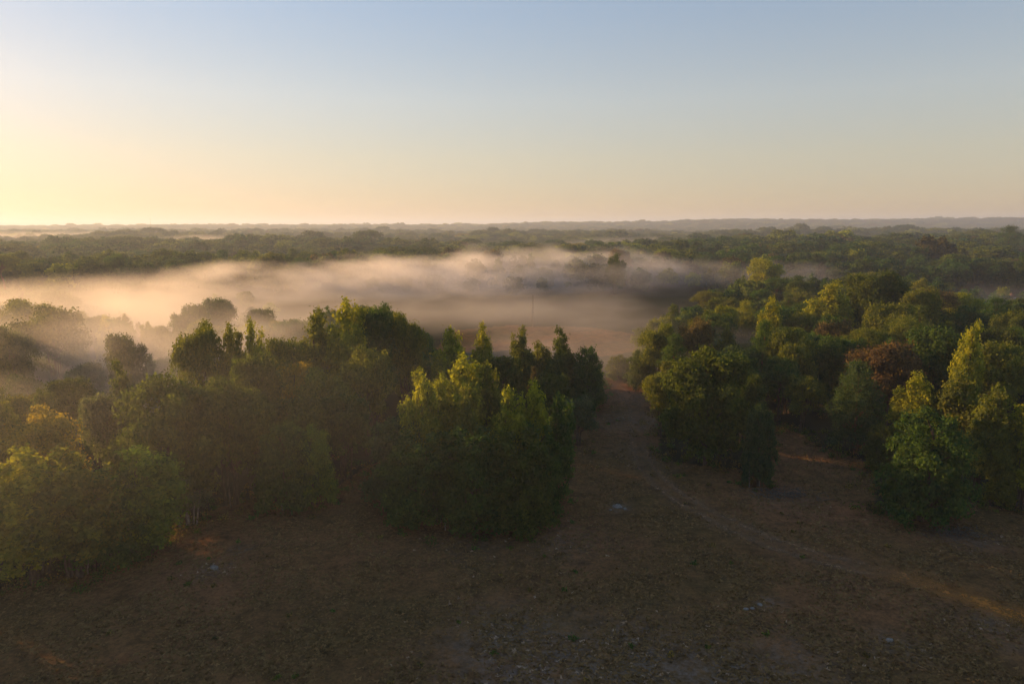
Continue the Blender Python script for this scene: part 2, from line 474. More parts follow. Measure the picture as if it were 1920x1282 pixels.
TINT = {
    'deep green': (0.056, 0.102, 0.030), 'dark olive': (0.074, 0.102, 0.027), 'olive green': (0.125, 0.145, 0.033),
    'yellow-green': (0.215, 0.235, 0.030), 'golden yellow': (0.24, 0.195, 0.030), 'blue-green': (0.055, 0.092, 0.046),
    'russet': (0.120, 0.085, 0.045), 'dull brown': (0.110, 0.090, 0.045), 'grey-green': (0.095, 0.125, 0.075), 'bright green': (0.105, 0.175, 0.030),
}
SHAPEWORD = {'oak': 'dome-shaped', 'broad': 'round-headed', 'upright': 'upright', 'spire': 'pointed', 'pine': 'tiered',
             'umbrella': 'flat-topped', 'bush': 'bushy', 'sparse': 'thin'}
KINDNAME = {'oak': 'oak_tree', 'broad': 'broadleaf_tree', 'upright': 'poplar_tree', 'spire': 'conifer_tree', 'pine': 'pine_tree',
            'umbrella': 'pine_tree', 'bush': 'broadleaf_tree', 'sparse': 'birch_tree'}
CATEGORY = {'pine': 'pine tree', 'umbrella': 'pine tree', 'bush': 'bushy tree'}
PLACED = []
def place_tree(style, var, x, y, h, wd, tint, label=None, group='trees of the wood', jitter=0.12):
    z = float(zground(x, y)) - 0.02
    e = bpy.data.objects.new(KINDNAME[style], None); COL.objects.link(e)
    e.empty_display_size = 0.5
    e.location = (x, y, z)
    sx = wd / REFW[style]; e.scale = (sx, sx * random.uniform(.93, 1.07), h / 10.0)
    e.rotation_euler = (random.uniform(-.03, .03), random.uniform(-.03, .03), random.uniform(0, 6.28))
    cm, tm_ = ARCH[style, var % 2]
    t = link('trunk', tm_, e); c = link('crown', cm, e)
    col = np.array(TINT[tint]) * (1 + rng.uniform(-jitter, jitter)) * (1 + rng.uniform(-jitter, jitter, 3) * .4)
    c.color = (*col, 1)
    e['category'] = CATEGORY.get(style, 'tree'); e['group'] = group
    if label: e['label'] = label
    px, py, _ = proj(x, y, h * .85)
    PLACED.append((x, y, h, wd, style, tint, e, px, py, label))
    return e

# (style, var, base px x, base py or None, top py, width px, tint, height or None, label)
LW = 'trees of the left wood'; RB = 'trees of the right wood'; CC = 'trees of the lone clump in the field'
HERO = [
 # near left clump
 ('upright', 0, 60, 1088, 828, 190, 'yellow-green', None, 'yellow-green tree with a sunlit top at the left end of the near left clump', LW),
 ('upright', 1, 150, 1080, 822, 190, 'olive green', None, 'olive tree with golden top between its yellow-green neighbours in the near left clump', LW),
 ('bush', 0, 215, 1058, 880, 170, 'deep green', None, 'deep green leafy tree over pale stems at the front of the near left clump', LW),
 ('upright', 0, 272, 1040, 828, 170, 'bright green', None, 'green tree with one bright yellow tip at the right of the near left clump', LW),
 ('sparse', 0, 352, 988, 880, 105, 'grey-green', None, 'thin grey-green leaning tree with a pale trunk right of the near left clump', LW),
 ('broad', 1, -60, 1075, 850, 210, 'olive green', None, 'olive tree cut by the left edge of the picture beside the near clump', LW),
 ('upright', 1, 10, 1070, 880, 130, 'bright green', None, 'low bright green tree tucked at the foot of the near left clump', LW),
 # second row left
 ('broad', 0, 95, 985, 757, 190, 'golden yellow', None, 'golden-topped round tree just behind the near left clump', LW),
 ('broad', 1, 20, 990, 735, 120, 'olive green', None, 'tall olive tree at the left edge above the near clump', LW),
 ('oak', 0, 325, 965, 712, 235, 'dark olive', None, 'broad brownish oak with golden edges at the foot of the left wood', LW),
 ('broad', 1, 440, 945, 700, 180, 'dark olive', None, 'dark round tree right of the broad brownish oak', LW),
 ('spire', 0, 245, 930, 680, 75, 'dark olive', None, 'dark pointed tree rising behind the broad brownish oak', LW),
 ('broad', 0, 210, 940, 725, 120, 'grey-green', None, 'grey-green round tree left of the dark pointed tree', LW),
 ('bush', 1, 535, 957, 792, 125, 'deep green', None, 'young green tree on pale stems standing out at the wood edge', LW),
 ('bush', 0, 588, 948, 800, 105, 'bright green', None, 'young green tree overlapping its pale-stemmed twin at the wood edge', LW),
 ('broad', 0, 560, 915, 735, 150, 'dark olive', None, 'dark tree directly behind the young green pair', LW),
 ('broad', 1, 645, 895, 725, 130, 'deep green', None, 'dark tree between the young green pair and the lone clump', LW),
 ('broad', 1, 610, 880, 680, 125, 'olive green', None, 'olive round tree above the young green pair', LW),
 # tall group in the middle of the left wood
 ('broad', 0, 385, 860, 594, 120, 'olive green', None, 'tall ragged tree standing dark against the glowing mist', LW),
 ('upright', 0, 440, 850, 596, 72, 'olive green', None, 'left one of two narrow tips beside the tall ragged tree', LW),
 ('upright', 1, 476, 850, 585, 74, 'yellow-green', None, 'right one of two narrow tips beside the tall ragged tree', LW),
 ('broad', 1, 545, 830, 622, 120, 'olive green', None, 'olive tree left of the tall crest of the left wood', LW),
 ('upright', 1, 600, 815, 562, 110, 'olive green', None, 'tall sunlit tree at the left of the wood crest', LW),
 ('upright', 0, 655, 815, 548, 110, 'yellow-green', None, 'tallest yellow-green tree on the crest of the left wood', LW),
 ('broad', 0, 705, 800, 560, 115, 'deep green', None, 'dark green round tree on the right of the wood crest', LW),
 ('broad', 1, 560, 860, 670, 130, 'golden yellow', None, 'gold-flecked tree below the wood crest', LW),
 ('broad', 0, 690, 850, 640, 120, 'olive green', None, 'leafy olive tree under the dark round crest tree', LW),
 ('broad', 1, 765, 790, 576, 95, 'olive green', None, 'hazy tree sloping down right from the wood crest', LW),
 ('broad', 0, 490, 900, 650, 120, 'dark olive', None, 'dark brownish tree under the two narrow tips', LW),
 # behind the lone clump
 ('upright', 1, 845, 800, 602, 84, 'yellow-green', None, 'yellow-green tree with a peaked head, first from the left behind the lone clump', LW),
 ('spire', 0, 903, 785, 608, 60, 'yellow-green', None, 'slim pointed yellow tree second behind the lone clump', LW),
 ('upright', 1, 984, 765, 604, 64, 'olive green', None, 'narrow sunlit tree second to the left of the dark conifer by the track', LW),
 ('upright', 0, 1012, 760, 632, 62, 'olive green', None, 'misty olive tree between a narrow sunlit tree and the dark conifer', LW),
 ('spire', 0, 1050, 768, 614, 72, 'dark olive', None, 'tall dark pointed conifer left of the track', LW),
 ('bush', 1, 1100, 770, 648, 72, 'deep green', None, 'dark bushy tree nearest the bend of the track', LW),
 ('broad', 1, 940, 790, 660, 90, 'dark olive', None, 'dark tree wedged behind the top of the lone clump', LW),
 ('bush', 1, 1035, 800, 700, 95, 'dark olive', None, 'low dark tree between the lone clump and track', LW),
 ('broad', 0, 1085, 838, 742, 90, 'grey-green', None, 'small rounded grey-green tree alone beside the track', LW),
 # lone clump
 ('upright', 0, 786, 955, 680, 92, 'yellow-green', None, 'bright yellow-green leader at the left of the lone clump', CC),
 ('upright', 1, 825, 948, 690, 80, 'yellow-green', None, 'second yellow leader from the left in the lone clump', CC),
 ('upright', 0, 868, 935, 655, 120, 'yellow-green', None, 'tallest yellow-green tree at the back of the lone clump', CC),
 ('upright', 1, 915, 930, 665, 90, 'olive green', None, 'olive leader right of the tallest tree in the lone clump', CC),
 ('spire', 1, 870, 965, 725, 62, 'olive green', None, 'small brownish spire in the middle of the lone clump', CC),
 ('upright', 1, 955, 960, 710, 100, 'yellow-green', None, 'bright yellow-green leader right of the middle of the lone clump', CC),
 ('upright', 0, 1000, 950, 703, 78, 'yellow-green', None, 'rightmost bright yellow head of the lone clump', CC),
 ('upright', 1, 1040, 945, 725, 90, 'deep green', None, 'dark green tree at the right shoulder of the lone clump', CC),
 ('bush', 0, 752, 950, 778, 150, 'blue-green', None, 'grey-green rounded tree at the left shoulder of the lone clump', CC),
 ('bush', 1, 800, 978, 810, 170, 'deep green', None, 'dark leafy tree at the front left of the lone clump', CC),
 ('bush', 0, 885, 988, 800, 180, 'deep green', None, 'dark leafy tree over white stems at the front of the lone clump', CC),
 ('bush', 1, 965, 985, 805, 170, 'dark olive', None, 'dark olive tree at the front right of the lone clump', CC),
 ('bush', 0, 1008, 965, 790, 126, 'deep green', None, 'deep green tree bulging at the right side of the lone clump', CC),
 # right side
 ('oak', 1, 1322, 868, 648, 182, 'dark olive', None, 'big dark dome-shaped oak right of the track', RB),
 ('bush', 1, 1420, 908, 755, 68, 'blue-green', None, 'dark blue-green tree on pale stems in front of the big oak', RB),
 ('broad', 1, 1390, 835, 690, 85, 'dark olive', None, 'dark tree behind the right edge of the big oak', RB),
 ('broad', 0, 1502, 808, 698, 88, 'olive green', None, 'olive round tree left of the layered pine', RB),
 ('pine', 0, 1602, 848, 672, 125, 'blue-green', None, 'blue-green layered pine at the edge of the right notch', RB),
 ('broad', 1, 1648, 800, 634, 165, 'russet', None, 'russet autumn tree behind the layered pine', RB),
 ('upright', 0, 1702, 872, 690, 95, 'yellow-green', None, 'yellow-green tree right of the layered pine', RB),
 ('upright', 1, 1785, 890, 690, 120, 'olive green', None, 'olive sunlit tree behind the dark bushy tree', RB),
 ('bush', 0, 1728, 978, 772, 175, 'deep green', None, 'dark bushy tree standing out into the field on the right', RB),
 ('bush', 1, 1650, 880, 792, 60, 'dark olive', None, 'small dark shrub-like tree left of the dark bushy tree', RB),
 ('upright', 1, 1800, 845, 592, 76, 'yellow-green', None, 'tall slim yellow tree towering over the right wood', RB),
 ('broad', 0, 1862, 835, 638, 150, 'olive green', None, 'round olive tree right of the tall slim yellow tree', RB),
 ('upright', 1, 1860, 935, 712, 110, 'olive green', None, 'dark olive tree in the near right row', RB),
 ('upright', 0, 1918, 955, 735, 105, 'yellow-green', None, 'bright yellow-green tree cut by the right edge', RB),
 ('upright', 1, 1830, 925, 770, 75, 'deep green', None, 'deep green slim tree right of the dark bushy tree', RB),
 ('upright', 1, 1985, 955, 700, 140, 'olive green', None, 'olive tree half outside the right edge of the picture', RB),
 ('spire', 0, 1872, 950, 800, 55, 'olive green', None, 'small pointed tree low in the near right row', RB),
 ('broad', 1, 1480, 775, 610, 105, 'olive green', None, 'round olive tree above the notch in the field', RB),
 ('oak', 0, 1560, 770, 632, 105, 'deep green', None, 'dark green tree left of the russet autumn tree', RB),
 ('pine', 1, 1425, 765, 600, 85, 'deep green', None, 'feathery green pine behind the big oak', RB),
 ('broad', 0, 1300, 745, 592, 85, 'dull brown', None, 'small brownish tree at the edge of the mist', RB),
 ('broad', 1, 1232, 738, 600, 90, 'olive green', None, 'misty olive tree right of the track bend', RB),
 ('bush', 0, 1205, 732, 655, 75, 'dark olive', None, 'dark bushy tree at the track bend', RB),
 ('bush', 1, 1160, 712, 668, 55, 'olive green', None, 'low misty shrub-like tree at the end of the track', RB),
 ('broad', 1, 1345, 735, 640, 60, 'dull brown', None, 'brownish tree peeping over the big oak', RB),
 ('upright', 0, 1440, 720, 548, 62, 'yellow-green', None, 'slim yellow-green tree behind the feathery pine', RB),
 ('upright', 1, 1545, 680, 518, 105, 'yellow-green', None, 'broad yellow-green tree on the brow of the right wood', RB),
 ('oak', 1, 1640, 670, 503, 150, 'dark olive', None, 'wide round tree crowning the brow of the right wood', RB),
 ('broad', 0, 1718, 690, 532, 95, 'olive green', None, 'olive tree right of the wide round tree on the brow', RB),
 ('broad', 1, 1655, 720, 560, 120, 'olive green', None, 'olive tree below the wide round tree on the brow', RB),
 ('broad', 0, 1560, 735, 590, 100, 'dull brown', None, 'brownish tree under the broad yellow-green tree on the brow', RB),
 # far single trees
 ('oak', 0, 275, 492, 457, 58, 'dull brown', 16, 'dark dome-shaped tree alone beyond the mist', 'trees beyond the mist'),
 ('oak', 1, 378, 478, 450, 42, 'dull brown', 15, 'second dark dome-shaped tree beyond the mist', 'trees beyond the mist'),
 ('pine', 0, 1885, 500, 420, 62, 'deep green', None, 'tall dark pine standing up to the skyline at the right edge', RB),
 ('broad', 1, 1430, 570, 480, 78, 'yellow-green', None, 'pale yellow-green tree at the right tip of the mist', RB),
 ('broad', 0, 115, 760, 568, 165, 'dark olive', None, 'large tree casting shafts of shade in the glowing mist', LW),
 ('broad', 1, 35, 790, 598, 110, 'dark olive', None, 'hazy tree left of the one casting shafts of shade', LW),
 ('broad', 1, 250, 800, 618, 90, 'dark olive', None, 'hazy tree with a shaft of shade at its right side', LW),
]
for st, v, bx, by, ty_, wp, ti, hh, lab, grp in HERO:
    p = at(bx, by)
    h = height_from_top(ty_, p[1]) if hh is None else hh
    if h < 2: print('LOW', lab, h)
    depth = proj(p[0], p[1], h * .5)[2]
    wd = wp / F * depth
    h_ = h / 1.0
    place_tree(st, v, p[0], p[1], h_, wd, ti, lab, grp, 0.06)

# ------------------------------------------------------------------ filling the woods
HX = np.array([(q[0], q[1], q[3]) for q in PLACED])
cell = {}
pts = []
def ok(x, y, s):
    k = (int(x // 10), int(y // 10))
    R = int(s // 10) + 1
    for i in range(-R, R + 1):
        for j in range(-R, R + 1):
            for q in cell.get((k[0] + i, k[1] + j), ()):
                if (q[0] - x) ** 2 + (q[1] - y) ** 2 < s * s: return False
    cell.setdefault(k, []).append((x, y)); return True
def region_tint(x, y):
    u = random.random(); right = x > 0.1 * y
    tbl = ([('deep green', .32), ('dark olive', .24), ('olive green', .25), ('yellow-green', .04), ('blue-green', .09), ('dull brown', .06)]
           if right else [('deep green', .24), ('dark olive', .32), ('olive green', .33), ('yellow-green', .05), ('golden yellow', .01), ('dull brown', .03), ('blue-green', .02)])
    for t, k in tbl:
        u -= k
        if u < 0: return t
    return 'deep green'
def region_style(x, y):
    u = random.random(); d = math.hypot(x, y)
    if d > 330:
        return 'oak' if u < .35 else 'umbrella' if u < .6 else 'broad' if u < .9 else 'pine'
    if x < 0.1 * y:
        return 'broad' if u < .5 else 'oak' if u < .62 else 'upright' if u < .8 else 'spire' if u < .93 else 'umbrella'
    return 'broad' if u < .42 else 'oak' if u < .6 else 'upright' if u < .72 else 'spire' if u < .78 else 'pine' if u < .88 else 'umbrella'
# crest of the near woods as the photograph shows it: no filling tree may rise above it
TOP_X = [-80, 0, 60, 115, 180, 250, 330, 385, 480, 600, 700, 770, 800, 900, 1000, 1130, 1200, 1260, 1340, 1430, 1540, 1640, 1720, 1800, 1920, 2000]
TOP_Y = [590, 600, 600, 572, 610, 640, 645, 602, 600, 572, 560, 590, 645, 668, 668, 672, 610, 565, 525, 492, 500, 490, 500, 520, 540, 540]
cand = []
tries = 0
for (rmin, rmax, s_, N_) in ((36, 180, 5.6, 9000), (180, 430, 8.6, 16000)):
    for _ in range(N_):
        a = random.uniform(-1.25, 0.78); r_ = math.sqrt(random.uniform(rmin ** 2, rmax ** 2))
        x, y = r_ * math.sin(a), r_ * math.cos(a)
        if inpoly(x, y, FIELD) or inpoly(x, y, CLEARING): continue
        if r_ < 60 and a > -0.66: continue
        dd = np.hypot(HX[:, 0] - x, HX[:, 1] - y)
        if (dd < HX[:, 2] * 0.42 + 1.6).any(): continue
        px0, py0, _ = proj(x, y, 0)
        # keep the front edges of the woods for the trees drawn from the photograph
        if py0 > 890 and px0 > -60: continue
        if py0 > 790 and px0 > 1240: continue
        if px0 > 620 and px0 < 1125 and py0 > 800: continue
        if not ok(x, y, s_ * random.uniform(.85, 1.35)): continue
        st = region_style(x, y)
        hh = random.gauss(12.8, 2.5) if r_ < 330 else random.gauss(14.5, 2)
        if a < -0.66: hh = random.gauss(12.2, 1.2)
        if abs(px0 - 1030) < 240 and 640 < py0 < 800: hh = random.uniform(7, 10.5)     # low trees before the misty clearing
        if 1236 < px0 < 1700 and py0 > 560: hh = random.gauss(11.5, 1.5)
        if 740 < px0 < 1120 and py0 >= 600: hh = min(hh, 9.5)
        if px0 < 620 and y < 125: hh = random.uniform(6.5, 11)
        if y < 300 and -80 < px0 < 1990:
            lift = random.uniform(-62, 10) if (px0 < 520 and y > 135) else random.uniform(4, 34)
            cap = height_from_top(np.interp(px0, TOP_X, TOP_Y) + lift, y)
            if cap < 4.5: continue
            hh = min(hh, cap)
        if 520 < px0 < 1120 and 546 < py0 < 616: hh = random.uniform(5, 9)        # low trees drowned in the mist
        hh = max(4.5, min(18.5, hh))
        wd = {'oak': .95, 'broad': .66, 'upright': .42, 'spire': .36, 'pine': .55, 'umbrella': .62, 'bush': .7}[st] * hh * random.uniform(.85, 1.15)
        wd = min(wd * (1.0 if r_ < 170 else 1.3), 15.5)
        cand.append((x, y, hh, wd, st, region_tint(x, y)))
def score(c):
    x, y, hh = c[:3]; px, py, dp = proj(x, y, hh * .8)
    return hh / dp if -40 < px < 1960 and py < 1250 else 0
cand.sort(key=score, reverse=True)
NIND = 298 - len(PLACED)
single, rest = cand[:NIND], cand[NIND:]
auto = []
for c in single:
    x, y, hh, wd, st, ti = c
    grp = LW if x < 0.1 * y else RB
    auto.append(place_tree(st, random.randrange(2), x, y, hh, wd, ti, None, grp))

# labels of the remaining trees: look + place beside a tree that has a label of its own
SHORT = {
 'tall ragged tree standing dark against the glowing mist': 'tall ragged tree by the mist',
 'large tree casting shafts of shade in the glowing mist': 'tree casting shafts of shade',
 'big dark dome-shaped oak right of the track': 'big dark oak',
 'russet autumn tree behind the layered pine': 'russet autumn tree',
 'tall slim yellow tree towering over the right wood': 'tall slim yellow tree',
 'wide round tree crowning the brow of the right wood': 'wide round brow tree',
 'broad yellow-green tree on the brow of the right wood': 'yellow-green brow tree',
 'tallest yellow-green tree on the crest of the left wood': 'left wood crest',
 'broad brownish oak with golden edges at the foot of the left wood': 'broad brownish oak',
 'golden-topped round tree just behind the near left clump': 'golden-topped tree',
 'tall dark pointed conifer left of the track': 'dark pointed conifer by the track',
 'small brownish tree at the edge of the mist': 'small brownish tree by the mist',
 'dark dome-shaped tree alone beyond the mist': 'lone dome tree beyond the mist',
 'tall dark pine standing up to the skyline at the right edge': 'tall skyline pine',
 'pale yellow-green tree at the right tip of the mist': 'pale tree at the mist tip',
 'yellow-green tree with a peaked head, first from the left behind the lone clump': 'pointed trees behind the lone clump',
}
LM = [(q[7], q[8], SHORT[q[9]], q[0], q[1]) for q in PLACED if q[9] in SHORT]
bucket = {}
for q in PLACED:
    if q[9]: continue
    x, y, hh, wd, st, ti, e, px, py, _ = q
    lm = min(LM, key=lambda l: math.hypot(l[0] - px, (l[1] - py) * 1.6))
    dx, dy = px - lm[0], py - lm[1]
    side = 'left of' if dx < 0 else 'right of'
    if abs(dx) > abs(dy) * 1.2: pos = side
    else: pos = ('above and ' if dy < 0 else 'below and ') + side
    bucket.setdefault((ti, SHAPEWORD[st], CATEGORY.get(st, 'tree') if st in ('pine', 'umbrella') else 'tree', pos, lm[2]), []).append((math.hypot(dx, dy), e))
ORD = ['nearest', 'second', 'third', 'fourth', 'fifth', 'sixth', 'seventh', 'eighth', 'ninth', 'tenth', 'eleventh', 'twelfth']
for (ti, sh, cat, pos, lm), L_ in bucket.items():
    L_.sort(key=lambda t: t[0])
    for i, (_, e) in enumerate(L_):
        e['label'] = f"{ti} {sh} {cat} {pos} {lm}" if len(L_) == 1 else f"{ORD[min(i, 11)]} {ti} {sh} {cat} {pos} {lm}"

# pale stems that show under the fronts of the clumps: parts of the tree they carry
STEMS = {'dark blue-green tree on pale stems in front of the big oak': [(1405, 912, 3.2), (1424, 908, 3.0)],
 'young green tree on pale stems standing out at the wood edge': [(530, 957, 2.6), (545, 950, 2)],
 'young green tree overlapping its pale-stemmed twin at the wood edge': [(564, 945, 2.2)],
 'dark leafy tree over white stems at the front of the lone clump': [(835, 992, 3.6), (857, 984, 3), (864, 984, 3)],
 'dark leafy tree at the front left of the lone clump': [(817, 984, 2.6), (826, 980, 2.6)],
 'deep green leafy tree over pale stems at the front of the near left clump': [(208, 1064, 3.0), (226, 1060, 2.4), (245, 1055, 2.4), (164, 1074, 2.6)],
 'dark olive tree at the front right of the lone clump': [(895, 985, 2.2)]}
for q in PLACED:
    for (px, py, ln) in STEMS.get(q[9], ()):
        p = at(px, py); e = q[6]; lean = random.uniform(-.35, .35)
        Vt, Ft = tube([(0, 0, -.2), (lean * .4, .15, ln * .5), (lean, .5, ln)], [.085, .07, .05], 6)
        o = link('stem', mesh_np('stem', Vt, Ft, M_PALE), e)
        bpy.context.view_layer.update()
        from mathutils import Matrix
        o.matrix_parent_inverse = e.matrix_world.inverted()
        o.matrix_basis = Matrix.Translation((p[0], p[1], float(zground(*p))))

# ------------------------------------------------------------------ the far wood: one object
TPL = bpy.data.collections.new('tree_templates')      # not linked to the scene
far_styles = ['oak', 'broad', 'umbrella', 'pine', 'upright', 'spire']
for i, st in enumerate(far_styles):
    for v in range(2):
        cm, _ = make_tree_meshes(st, 900 + i * 2 + v, SPEC[st] * 0.62, 0.42, '_far', M_LEAF_FAR, wood=False)
        # a trunk under each crown, in the same mesh
        o = bpy.data.objects.new(f't{i * 2 + v:02d}', cm); TPL.objects.link(o)
idx = {st: i * 2 for i, st in enumerate(far_styles)}
P, S, R_, I, T = [], [], [], [], []
def addp(x, y, hh, wd, st, ti, sink=0.0):
    P.append((x, y, float(terrain(x, y)) - sink))
    sx = wd / REFW[st]; S.append((sx, sx, hh / 10)); R_.append((0, 0, random.uniform(0, 6.28)))
    I.append(idx[st] + random.randrange(2))
    c = np.array(TINT[ti]) * random.uniform(.65, 1.0) * np.array([.85, 1, 1.1]); T.append(tuple(c))  # leaf colour darkened and blued to imitate sky-lit distant haze
for c in rest: addp(*c)
def clump(x, y):
    v = math.sin(x / 97 + 1.7 * math.sin(y / 151)) + math.sin(y / 83 + 1.3 * math.sin(x / 127)) 
    return v
r_ = 430.0
while r_ < 4700:
    sp = max(13.0, r_ * 0.0120)
    nring = int(1.62 * r_ / sp)
    for k in range(nring):
        a = -0.82 + 1.62 * (k + random.uniform(-.5, .5)) / nring
        rr = r_ + random.uniform(-.5, .5) * sp
        x, y = rr * math.sin(a), rr * math.cos(a)
        cl = clump(x, y)
        if r_ < 2200 and cl < -1.25: continue
        st = region_style(x, y)
        hh = random.gauss(12.5, 2.9) + 2.4 * cl
        if random.random() < (.24 if r_ < 800 else .12 if r_ < 1300 else .06): hh += random.uniform(3, 6.5); st = 'umbrella' if random.random() < .6 else 'oak'
        if r_ > 2300: hh = random.gauss(12.5, 3.2) + (7 if random.random() < .04 else 0)
        wd = max(hh * random.uniform(.9, 1.6), sp * 1.2 if r_ > 1000 else 0)
        addp(x, y, max(7, hh), wd, st, region_tint(x, y), sink=0.5)
    r_ += sp * 0.9
pm = bpy.data.meshes.new('woodland'); pm.from_pydata(P, [], [])
def vattr(n, typ, key, data):
    a = pm.attributes.new(n, typ, 'POINT'); a.data.foreach_set(key, np.asarray(data).ravel())
vattr('scl', 'FLOAT_VECTOR', 'vector', np.array(S, np.float32)); vattr('rot', 'FLOAT_VECTOR', 'vector', np.array(R_, np.float32))
vattr('idx', 'INT', 'value', np.array(I, np.int32)); vattr('tint', 'FLOAT_VECTOR', 'vector', np.array(T, np.float32))
wood = link('woodland', pm); wood['kind'] = 'stuff'
wood['label'] = 'dense mixed woodland rolling away beyond the mist to the skyline'; wood['category'] = 'woodland'
g = bpy.data.node_groups.new('plant_wood', 'GeometryNodeTree')
g.interface.new_socket('Geometry', in_out='INPUT', socket_type='NodeSocketGeometry')
g.interface.new_socket('Geometry', in_out='OUTPUT', socket_type='NodeSocketGeometry')
gn, gl = g.nodes, g.links
gi, go = gn.new('NodeGroupInput'), gn.new('NodeGroupOutput')
mp_ = gn.new('GeometryNodeMeshToPoints')
iop = gn.new('GeometryNodeInstanceOnPoints'); iop.inputs['Pick Instance'].default_value = True
ci = gn.new('GeometryNodeCollectionInfo'); ci.inputs['Collection'].default_value = TPL
ci.inputs['Separate Children'].default_value = True; ci.inputs['Reset Children'].default_value = True
def na(n, t):
    a = gn.new('GeometryNodeInputNamedAttribute'); a.data_type = t; a.inputs['Name'].default_value = n
    return a.outputs[0]
gl.new(gi.outputs[0], mp_.inputs[0]); gl.new(mp_.outputs[0], iop.inputs['Points']); gl.new(ci.outputs[0], iop.inputs['Instance'])
gl.new(na('idx', 'INT'), iop.inputs['Instance Index'])
e2r = gn.new('FunctionNodeEulerToRotation'); gl.new(na('rot', 'FLOAT_VECTOR'), e2r.inputs[0]); gl.new(e2r.outputs[0], iop.inputs['Rotation'])
gl.new(na('scl', 'FLOAT_VECTOR'), iop.inputs['Scale'])
gl.new(iop.outputs[0], go.inputs[0])
md = wood.modifiers.new('plant_wood', 'NODES'); md.node_group = g

# ------------------------------------------------------------------ grass and weeds of the near field
def grass_material():
    m, N, L = new_mat('dry_grass')
    tn = N.new('ShaderNodeAttribute'); tn.attribute_name = 'tone'
    r = ramp(N, [(0, (0.12, 0.082, 0.032)), (0.45, (0.195, 0.122, 0.052)), (0.75, (0.265, 0.155, 0.072)), (1.0, (0.38, 0.30, 0.24))])
    L.new(tn.outputs['Fac'], r.inputs[0])
    d = N.new('ShaderNodeBsdfDiffuse'); L.new(r.outputs[0], d.inputs[0])
    o = N.new('ShaderNodeOutputMaterial'); L.new(d.outputs[0], o.inputs[0]); return m
n = 150000
u = rng.uniform(0, 1, n); yy = 34 + 90 * u ** 1.5; xx = rng.uniform(-1, 1, n) * (yy * 0.85 + 6) + 4
fm = polymask(np.stack([xx, yy], 1), FIELD)
# clumpy cover
cl = np.sin(xx * .8 + 2 * np.sin(yy * .31)) + np.sin(yy * .7 + 2 * np.sin(xx * .27)) + rng.uniform(-1.2, 1.2, n)
dtr = np.full(n, 9e9)
for i in range(0, len(ss), 3): dtr = np.minimum(dtr, (xx - cx_[i]) ** 2 + (yy - cy_[i]) ** 2)
keep = fm & (cl > -0.5) & ((dtr > 1.5) | (rng.uniform(size=n) < .2))
xx, yy = xx[keep], yy[keep]; n = len(xx)
pl = np.zeros(n)
for (cx, cyy, r, s_) in PALE: pl = np.maximum(pl, s_ * np.exp(-(((xx - cx) ** 2 + (yy - cyy) ** 2) / r ** 2)))
tone = np.clip(rng.beta(2, 3.2, n) * .75, 0, 1); isp = rng.uniform(size=n) < pl * .10
tone[isp] = rng.uniform(.8, .93, isp.sum())
ang = rng.uniform(0, 6.28, n); hg = rng.uniform(.03, .13, n) * np.where(rng.uniform(size=n) < .03, 2.2, 1); ww = rng.uniform(.08, .24, n)
z0 = zground(xx, yy)
V = np.empty((n, 2, 3, 3)); tt = np.empty((n, 2, 3))
for k in range(2):
    a = ang + k * 1.6; dx, dy = np.cos(a) * ww, np.sin(a) * ww
    lx, ly = rng.normal(size=n) * .14, rng.normal(size=n) * .14
    V[:, k, 0] = np.stack([xx - dx, yy - dy, z0 - .02], 1); V[:, k, 1] = np.stack([xx + dx, yy + dy, z0 - .02], 1)
    V[:, k, 2] = np.stack([xx + lx, yy + ly, z0 + hg], 1); tt[:, k, :] = tone[:, None]
gm = mesh_np('dry_grass', V.reshape(-1, 3), np.arange(n * 6).reshape(-1, 3), grass_material()); add_attr(gm, 'tone', tt.ravel())
gr = link('dry_grass', gm); gr['kind'] = 'stuff'; gr['label'] = 'short dry grass and bleached weeds on the brown field'; gr['category'] = 'grass'

# undergrowth: saplings, brambles and tall grass where the woods meet the field
M_UNDER = leaf_material('undergrowth_leaves', 'GEOMETRY', 'leaf_tint')
rg = np.random.default_rng(41); Pc = []
edge = FIELD[1:27]
for a_, b_ in zip(edge[:-1], edge[1:]):
    L_ = math.dist(a_, b_)
    for k in range(int(L_ * 1.5)):
        t = rg.uniform(); Pc.append((a_[0] + (b_[0] - a_[0]) * t + rg.normal() * 1.3, a_[1] + (b_[1] - a_[1]) * t + rg.normal() * 1.3, rg.uniform(.25, 1.1)))
for q in PLACED[:90]:
    if q[1] < 110:
        for k in range(7):
            a_ = rg.uniform(0, 6.28); d_ = q[3] * rg.uniform(.2, .58)
            Pc.append((q[0] + d_ * math.cos(a_), q[1] + d_ * math.sin(a_), rg.uniform(.2, .9)))
for k in range(120):
    y_ = 36 + 80 * rg.uniform() ** 1.3; x_ = rg.uniform(-.8, .8) * y_
    if inpoly(x_, y_, FIELD): Pc.append((x_, y_, rg.uniform(.10, .28)))
Pv, Tv, Cv, Nv = [], [], [], []
for x_, y_, h_ in Pc:
    m_ = int(34 + 60 * h_); z_ = float(zground(x_, y_))
    p_ = rg.normal(size=(m_, 3)) * np.array([.42, .42, .30]) * (h_ * .9 + .1); p_[:, 2] = np.abs(p_[:, 2]) * 1.3
    p_ += np.array([x_, y_, z_])
    Pv.append(p_); Tv.append(rg.uniform(0, 1, m_)); Nv.append(unit(rg.normal(size=(m_, 3)) + np.array([0, 0, .8])))
    c_ = np.array([TINT['deep green'], TINT['dark olive'], TINT['dull brown'], (0.15, 0.115, 0.05)][rg.integers(0, 4)]) * rg.uniform(.8, 1.2)
    Cv.append(np.tile(c_, (m_, 1)))
Pv, Tv, Nv, Cv = map(np.concatenate, (Pv, Tv, Nv, Cv)); m_ = len(Pv)
